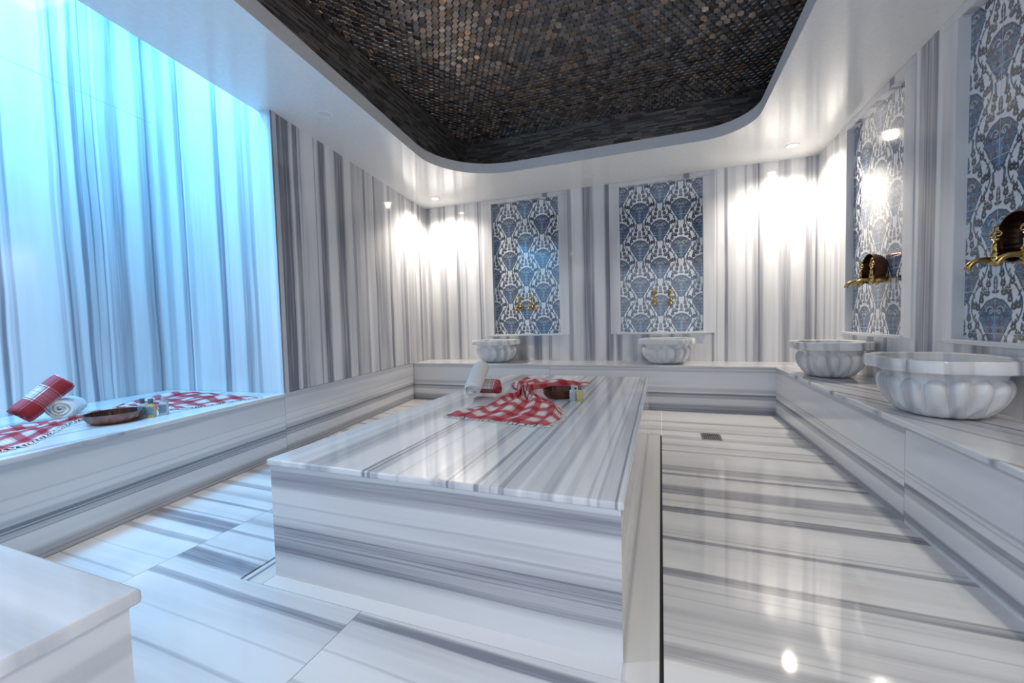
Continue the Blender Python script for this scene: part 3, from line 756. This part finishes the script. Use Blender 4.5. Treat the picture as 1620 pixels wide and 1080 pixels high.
def make_bottle(label, loc, rz, gm, lm, cm, group, h=.112, w=.022, d=.017):
    t = thing('toiletry_bottle', label, 'bottle', loc, rz, group)
    prof = [(.0,0),(.94,0),(1,.003),(1,h*.60),(.93,h*.66),(.55,h*.715),(.46,h*.735),(.46,h*.76)]
    V, F = [], []; n = 36
    for (s, z) in prof:
        for i in range(n):
            th = 2*PI*i/n; r = plan(th, w, d, 2+2.0*(1 if s > .8 else 0)) if s > .8 else s*w*.95
            V.append((r*(s if s > .8 else 1)*math.cos(th), r*(s if s > .8 else 1)*math.sin(th), z))
    for k in range(len(prof)-1):
        for i in range(n): a = k*n+i; b = k*n+(i+1)%n; F.append((a,b,b+n,a+n))
    link('bottle_body', me_from('b', V, F, True), gm, t)
    V, F = lathe([(0,h*.745),(w*.56,h*.745),(w*.56,h*.975),(w*.50,h),(0,h)], 24); link('cap', me_from('c', V, F, False), cm, t)
    V = []; F = []
    ths = [PI*1.5-.95+1.9*i/14 for i in range(15)]
    for th in ths:
        r = plan(th, w, d, 4.0)+.0006
        V += [(r*math.cos(th), r*math.sin(th), h*.12), (r*math.cos(th), r*math.sin(th), h*.57)]
    for i in range(14): F.append((2*i,2*i+2,2*i+3,2*i+1))
    link('paper_label', me_from('l', V, F, True), lm, t)
    return t
gl = 'small toiletry bottles on the left bench'
make_bottle('small clear bottle on the left bench, closest to the copper bowl', (-2.945,1.525,ZB), .6, MAT['glass_b'], MAT['lab'], MAT['cap'], gl)
make_bottle('small cream bottle on the left bench, middle of the three', (-2.875,1.530,ZB), .6, MAT['glass_y'], MAT['lab'], MAT['cap'], gl)
make_bottle('small pale bottle on the left bench, farthest from the copper bowl', (-2.880,1.600,ZB), .6, MAT['glass_b'], MAT['lab'], MAT['cap_l'], gl)
gl = 'small toiletry bottles on the centre slab'
make_bottle('small grey-blue bottle on the centre slab beside the dark bowl', (-.545,2.625,ZS), .2, MAT['glass_b'], MAT['lab_l'], MAT['cap_l'], gl, .100)
make_bottle('small yellow bottle on the centre slab beside the grey-blue one', (-.497,2.612,ZS), .2, MAT['glass_y'], MAT['lab_y'], MAT['cap'], gl, .098)

# ------------------------------------------------------------------ towels
def plaid(name, su=1.0, sv=1.0, rough=.9):
    m, nt, b = newmat(name); g = G(nt)
    uv = g.n('ShaderNodeUVMap'); sp = g.n('ShaderNodeSeparateXYZ'); nt.links.new(uv.outputs[0], sp.inputs[0])
    def stripe(s, sc_):
        u = g.math('FRACT', g.math('MULTIPLY', s, sc_))
        rp = g.n('ShaderNodeValToRGB'); cr = rp.color_ramp; cr.interpolation = 'CONSTANT'
        g.put(rp.inputs[0], u)
        st = [(0,1),(.42,0),(.45,1),(.475,0),(.60,.4),(.63,0),(.72,.4),(.75,0),(.93,1),(.96,0)]
        cr.elements[0].color = (1,1,1,1)
        while len(cr.elements) > 1: cr.elements.remove(cr.elements[-1])
        for p, k in st[1:]:
            e = cr.elements.new(p); e.color = (k,k,k,1)
        rp2 = g.n('ShaderNodeValToRGB'); c2 = rp2.color_ramp; c2.interpolation = 'CONSTANT'; g.put(rp2.inputs[0], u)
        while len(c2.elements) > 1: c2.elements.remove(c2.elements[-1])
        c2.elements[0].color = (0,0,0,1)
        for p, k in ((.465,1),(.48,0),(.545,.8),(.56,0),(.86,1),(.875,0),(.90,.7),(.915,0)):
            e = c2.elements.new(p); e.color = (k,k,k,1)
        return rp.outputs[0], rp2.outputs[0]
    a, la = stripe(sp.outputs[0], su); c, lc = stripe(sp.outputs[1], sv)
    f = g.math('MULTIPLY', g.math('ADD', a, c), .5)
    rp = g.n('ShaderNodeValToRGB'); cr = rp.color_ramp
    cr.elements[0].position = 0; cr.elements[0].color = rgb(.80,.76,.74); cr.elements[1].position = 1; cr.elements[1].color = rgb(.36,.004,.012)
    e = cr.elements.new(.5); e.color = rgb(.50,.10,.13)
    g.put(rp.inputs[0], f)
    wv = g.noise(g.comb(g.math('MULTIPLY', sp.outputs[0], su*60), g.math('MULTIPLY', sp.outputs[1], sv*60), 0), 1, 2)
    c1 = g.mix(g.math('MULTIPLY', g.math('MAXIMUM', la, lc), .7), rp.outputs[0], rgb(.06,.035,.05))
    g.put(b.inputs['Base Color'], g.mix(g.math('MULTIPLY', wv, .10), c1, rgb(.75,.66,.64)))
    b.inputs['Roughness'].default_value = rough
    b.inputs['Specular IOR Level'].default_value = .2
    bp = g.n('ShaderNodeBump'); bp.inputs['Strength'].default_value = .3; bp.inputs['Distance'].default_value = .002
    g.put(bp.inputs['Height'], wv); nt.links.new(bp.outputs[0], b.inputs['Normal'])
    return m
MAT['plaid'] = plaid('red_plaid_cloth', 8.5, 8.5)
MAT['plaid_roll'] = plaid('red_plaid_roll', 5.6, 5.6)
MAT['terry'] = None
m, nt, b = newmat('white_terry'); g = G(nt); n = g.noise(g.coord(), 260, 3)
g.put(b.inputs['Base Color'], g.mix(n, rgb(.68,.66,.63), rgb(.82,.80,.77))); b.inputs['Roughness'].default_value = .95; b.inputs['Sheen Weight'].default_value = .3
bp = g.n('ShaderNodeBump'); bp.inputs['Strength'].default_value = .8; bp.inputs['Distance'].default_value = .004; g.put(bp.inputs['Height'], n); nt.links.new(bp.outputs[0], b.inputs['Normal'])
MAT['terry'] = m
MAT['fringe'] = plain('white_fringe', rgb(.78,.75,.72), .9)
MAT['dark_hem'] = plain('dark_hem', rgb(.07,.05,.06), .9)

def fringe_part(me, t):
    o = link('fringe', me, MAT['fringe'], t); o['kind'] = 'stuff'
def roll_mesh(R, L, turns, seed, oval=1.0, tailw=.0):
    """rolled cloth, axis along local x from 0 to L, lying on z=0 before tilting"""
    r_ = random.Random(seed); nseg = int(turns*30); r0 = R*.16; pitch_ = (R-r0)/turns; th_ = pitch_*.84
    nx = 14; V, F, UV = [], [], []
    arc = 0.0; prof = []
    for i in range(nseg+1):
        a = 2*PI*turns*i/nseg; r = r0+(R-r0)*i/nseg
        wob = 1+.025*math.sin(3*a+seed)+.012*math.sin(7*a)
        prof.append((a, r*wob)); 
    arcs = [0.0]
    for i in range(nseg): arcs.append(arcs[-1]+prof[i+1][1]*2*PI*turns/nseg)
    for side in (0,1):
        for i, (a, r) in enumerate(prof):
            rr = r if side == 0 else max(r-th_, .002)
            for k in range(nx+1):
                f = k/nx; e = min(f, 1-f)*L; sh = 1-.10*max(0, 1-e/.018)**2
                bump = 1+.018*math.sin(9*f+a*1.3+seed)
                jit = .006*math.sin(2.1*a+seed*2)*(1 if f > .5 else -1)*(abs(2*f-1)**6)
                V.append((f*L+jit, rr*sh*bump*math.cos(a)*oval, rr*sh*bump*math.sin(a)/oval)); UV.append((f*L, arcs[i]))
    W = nx+1; base2 = (nseg+1)*W
    for i in range(nseg):
        for k in range(nx):
            q = i*W+k; F.append((q, q+1, q+W+1, q+W)); q2 = base2+q; F.append((q2, q2+W, q2+W+1, q2+1))
        for k in (0, nx):
            q = i*W+k; F.append((q, q+W, base2+q+W, base2+q))
    for k in range(nx):
        for i in (0, nseg):
            q = i*W+k; F.append((q, q+1, base2+q+1, base2+q))
    bmt = bmesh.new(); bmt.from_mesh(me_from('t', V, F, True, uv=UV)); 
    bmesh.ops.recalc_face_normals(bmt, faces=bmt.faces)
    return bm_to('roll', bmt, True, recalc=False)
def place_roll(name, label, R, L, turns, seed, mat, p0, axis, spin=0.0, oval=1.0, fr=None):
    t = thing(name, label, 'towel', p0)
    ax = Vector(axis).normalized(); q = Vector((1,0,0)).rotation_difference(ax) @ Quaternion((1,0,0), spin)
    t.rotation_mode = 'QUATERNION'; t.rotation_quaternion = q
    link('cloth_roll', roll_mesh(R, L, turns, seed, oval), mat, t)
    if fr:
        vf = []; r_ = random.Random(seed+5)
        for i in range(26):
            x = L*(.06+.88*i/25); a = fr+r_.uniform(-.12,.12)
            pts = [((x+r_.uniform(-.004,.004)*k), R*(1.0+.06*k)*math.cos(a+.10*k), R*(1.0+.06*k)*math.sin(a+.10*k)) for k in range(4)]
            vf.append(tube(pts, .0024, 5))
        fringe_part(me_from('fr', *merge(*vf), smooth=True), t)
    return t
# centre slab: white roll leaning on a plaid roll
place_roll('rolled_towel', 'rolled red plaid towel lying behind the white roll on the centre slab', .059, .20, 3.2, 3, MAT['plaid_roll'], (-1.285,2.690,ZS+.060), (1,-.06,0), 2.0)
place_roll('rolled_towel', 'rolled white towel leaning on a plaid roll on the centre slab', .066, .285, 3.4, 8, MAT['terry'], (-1.188,2.450,ZS+.064), (-.14,.87,.47), 1.0)
# left bench: plaid roll leaning on a white roll
place_roll('rolled_towel', 'rolled white towel end-on behind the copper bowl on the left bench', .070, .23, 3.0, 12, MAT['terry'], (-3.355,1.330,ZB+.066), (-.80,.60,0), .4, 1.10)
place_roll('rolled_towel', 'rolled red plaid towel leaning on the white roll on the left bench', .074, .26, 3.0, 15, MAT['plaid_roll'], (-3.402,1.180,ZB+.062), (-.04,.76,.66), 1.2, 1.0, fr=-.9)

def cloth(name, label, edgeA, edgeB, zbase, waves, amp, seed, fringe_rows=(), hem=None, nu=44, nv=80, pinch=None):
    """cloth lofted between two plan polylines; folds run along its length and tighten at the pinch"""
    def poly(pts):
        P = [Vector(p) for p in pts]; L = [0]
        for i in range(len(P)-1): L.append(L[-1]+(P[i+1]-P[i]).length)
        n_ = len(P)
        def f(t):                                            # Catmull-Rom over equal index spacing
            x = t*(n_-1); i = min(int(x), n_-2); u = x-i
            p0, p1, p2, p3 = P[max(i-1,0)], P[i], P[i+1], P[min(i+2,n_-1)]
            return .5*((2*p1)+(-p0+p2)*u+(2*p0-5*p1+4*p2-p3)*u*u+(-p0+3*p1-3*p2+p3)*u**3)
        return f
    A, B = poly(edgeA), poly(edgeB); r_ = random.Random(seed); ph = [r_.uniform(0,6.28) for _ in range(8)]
    lens = [((A(j/nv)-B(j/nv)).length) for j in range(nv+1)]; wmax = max(lens)
    mid = [(A(j/nv)+B(j/nv))/2 for j in range(nv+1)]; arc = [0]
    for j in range(nv): arc.append(arc[-1]+(mid[j+1]-mid[j]).length)
    V, F, UV = [], [], []
    for j in range(nv+1):
        t = j/nv; a, b = A(t), B(t); tight = 1-min(lens[j]/wmax, 1)
        for i in range(nu+1):
            s = i/nu; p = a.lerp(b, s)
            e = min(1.0, min(s,1-s)*9, min(t,1-t)*12)
            k = waves
            h = .5+.5*math.sin(2*PI*k*s+ph[0]+1.1*math.sin(5*t+ph[1])); h = h**2.3
            h2 = .5+.5*math.sin(2*PI*(k*1.7)*s+ph[2]+4*t)
            cr = .5+.5*math.sin(19*t+7*s+ph[3]+2*math.sin(6*s))
            z = amp*(.38+.55*tight)*(.70*h+.30*h2)*(.35+.65*e)+amp*.55*cr*cr*e*(1-tight*.6)
            wob = .012*math.sin(11*t+ph[4])*(1-2*s)
            V.append((p.x+wob*.6, p.y+wob, zbase+.0035+z))
            UV.append((arc[j], (s-.5)*wmax*1.05))
    W = nu+1
    for j in range(nv):
        for i in range(nu): q = j*W+i; F.append((q,q+1,q+W+1,q+W))
    me = me_from('cloth', V, F, True, uv=UV)
    t = thing(name, label, 'cloth')
    o = link('plaid_cloth', me, MAT['plaid'], t)
    sd = o.modifiers.new('thick', 'SOLIDIFY'); sd.thickness = .003; sd.offset = 1
    for row_ in fringe_rows:
        vf = []
        if row_ in ('a','b'): idx = [j*W+(0 if row_ == 'a' else nu) for j in range(nv+1)]; nxt = [j*W+(1 if row_ == 'a' else nu-1) for j in range(nv+1)]
        else: jj = 0 if row_ == 's' else nv; j2 = 1 if row_ == 's' else nv-1; idx = [jj*W+i for i in range(W)]; nxt = [j2*W+i for i in range(W)]
        for q, (i0, i1) in enumerate(zip(idx, nxt)):
            for rep in range(2):
                p = Vector(V[i0]); d = (p-Vector(V[i1])); d.z = 0; d = d.normalized(); ln = r_.uniform(.016,.030)
                sidev = Vector((-d.y,d.x,0))*r_.uniform(-.012,.012)
                off = Vector((-d.y,d.x,0))*r_.uniform(-.006,.006)
                pts = [p+off-d*.004, p+off+d*ln*.5+sidev*.4+Vector((0,0,-.35*(p.z-zbase-.003))), p+off+d*ln+sidev]
                pts[2].z = zbase+.0025; vf.append(tube(pts, [.0022,.002,.0026], 5))
        fringe_part(me_from('fringe', *merge(*vf), smooth=True), t)
    return t
cloth('plaid_cloth_wrap', 'red plaid fringed cloth gathered in the middle, spread on the centre slab',
      [(-1.135,2.02),(-1.09,2.18),(-1.02,2.36),(-.965,2.56),(-.965,2.78),(-1.03,2.92),(-1.13,3.05),(-1.19,3.22),(-1.14,3.38)],
      [(-.545,1.905),(-.505,2.08),(-.57,2.36),(-.72,2.52),(-.875,2.70),(-.905,2.88),(-.80,3.00),(-.60,3.10),(-.535,3.36)],
      ZS, 4.0, .060, 5, fringe_rows=('s','e','b'))
cloth('plaid_cloth_wrap', 'red plaid fringed cloth running behind the copper bowl on the left bench',
      [(-2.70,.62),(-2.735,.80),(-2.765,.96),(-2.92,1.11),(-3.09,1.25),(-3.205,1.37),(-3.16,1.54),(-3.02,1.68),(-2.90,1.80),(-2.86,2.0),(-2.80,2.19)],
      [(-3.40,.62),(-3.42,.78),(-3.42,.92),(-3.38,1.07),(-3.32,1.20),(-3.275,1.36),(-3.36,1.56),(-3.58,1.76),(-3.68,1.95),(-3.66,2.10),(-3.50,2.23)],
      ZB, 3.0, .038, 9, fringe_rows=('a','e'))

# ------------------------------------------------------------------ downlights
def downlight(x, y, label, on):
    t = thing('ceiling_downlight', label, 'ceiling light', (x, y, ZC), 0, 'recessed ceiling downlights')
    V, F = lathe([(.040,-.001),(.043,-.006),(.056,-.006),(.062,-.003),(.063,.0)], 40)
    link('trim_ring', me_from('r', V, F, True), MAT['ring'], t)
    V, F = lathe([(.0,-.0015),(.041,-.0015)], 40)
    link('lamp_lens', me_from('l', V, F), MAT['lens_on' if on else 'lens_off'], t)
    if on:
        L = bpy.data.lights.new('downlight', 'SPOT'); L.spot_size = math.radians(152); L.spot_blend = 1.0; L.shadow_soft_size = .035; L.energy = on; L.color = (1.0,.90,.77)
        o = bpy.data.objects.new('downlight_lamp', L); col.objects.link(o); o.location = (x, y, ZC-.040)
DL = 92
downlight(-2.82,4.86,'lit round downlight over the far left corner', DL)
downlight(1.24,4.85,'lit round downlight over the far right corner', DL)
downlight(1.30,.32,'lit round downlight over the right bench near the camera', DL*.62)
downlight(-2.08,.33,'lit round downlight over the near left bench', DL*.55)
downlight(-2.487,2.611,'unlit round downlight beside the alcove edge', 0)
downlight(-.782,4.854,'unlit round downlight between the two back wall panels', 0)

# blue cove light inside the alcove, above the soffit
def area(name, loc, rot, sx, sy, e, c, spread=180):
    L = bpy.data.lights.new(name, 'AREA'); L.shape = 'RECTANGLE'; L.size = sx; L.size_y = sy; L.energy = e; L.color = c; L.spread = math.radians(spread)
    o = bpy.data.objects.new(name, L); col.objects.link(o); o.location = loc; o.rotation_euler = rot; return o
yc = 1.10
area('alcove_cove_lamp', (XA(yc)+.66, yc, ZT-.05), (0,0,math.atan(.1452)), .5, 2.2, 72, (.13,.54,1.0))

# ------------------------------------------------------------------ world: soft bluish fill, added to brighten the room through the doorway
w = bpy.data.worlds.new('World'); sc.world = w; w.use_nodes = True
bg = w.node_tree.nodes['Background']; bg.inputs[0].default_value = rgb(.70,.82,1.0); bg.inputs[1].default_value = .95

# ------------------------------------------------------------------ camera
cam = bpy.data.cameras.new('camera'); co = bpy.data.objects.new('camera', cam); col.objects.link(co); sc.camera = co
cam.sensor_width = 36; cam.lens = 644.712/1620*36; cam.clip_start = .02
R_ = [[.9392268,.34231698,-.0259249],[.00844104,.05246665,.998587],[-.34319348,.93811851,-.04638857]]
M = Matrix(((R_[0][0],R_[1][0],-R_[2][0]),(R_[0][1],R_[1][1],-R_[2][1]),(R_[0][2],R_[1][2],-R_[2][2])))
co.matrix_world = Matrix.Translation((0,0,1.0)) @ M.to_4x4()

# ------------------------------------------------------------------ to metres
for me in bpy.data.meshes: me.transform(Matrix.Scale(S, 4))
for o in bpy.data.objects:
    o.location = o.location*S
    for md in o.modifiers:
        if md.type == 'SOLIDIFY': md.thickness *= S
for L in bpy.data.lights:
    if L.type == 'AREA': L.size *= S; L.size_y *= S
    else: L.shadow_soft_size *= S
    L.energy *= S*S
for me in list(bpy.data.meshes):
    if me.users == 0: bpy.data.meshes.remove(me)

sc.view_settings.view_transform = 'Standard'; sc.view_settings.look = 'None'
sc.view_settings.exposure = 0.52; sc.view_settings.gamma = 1.0; sc.view_settings.use_curve_mapping = False
sc.cycles.max_bounces = 8; sc.cycles.diffuse_bounces = 5; sc.cycles.glossy_bounces = 4
sc.cycles.use_denoising = True
sc.cycles.sample_clamp_indirect = 6.0
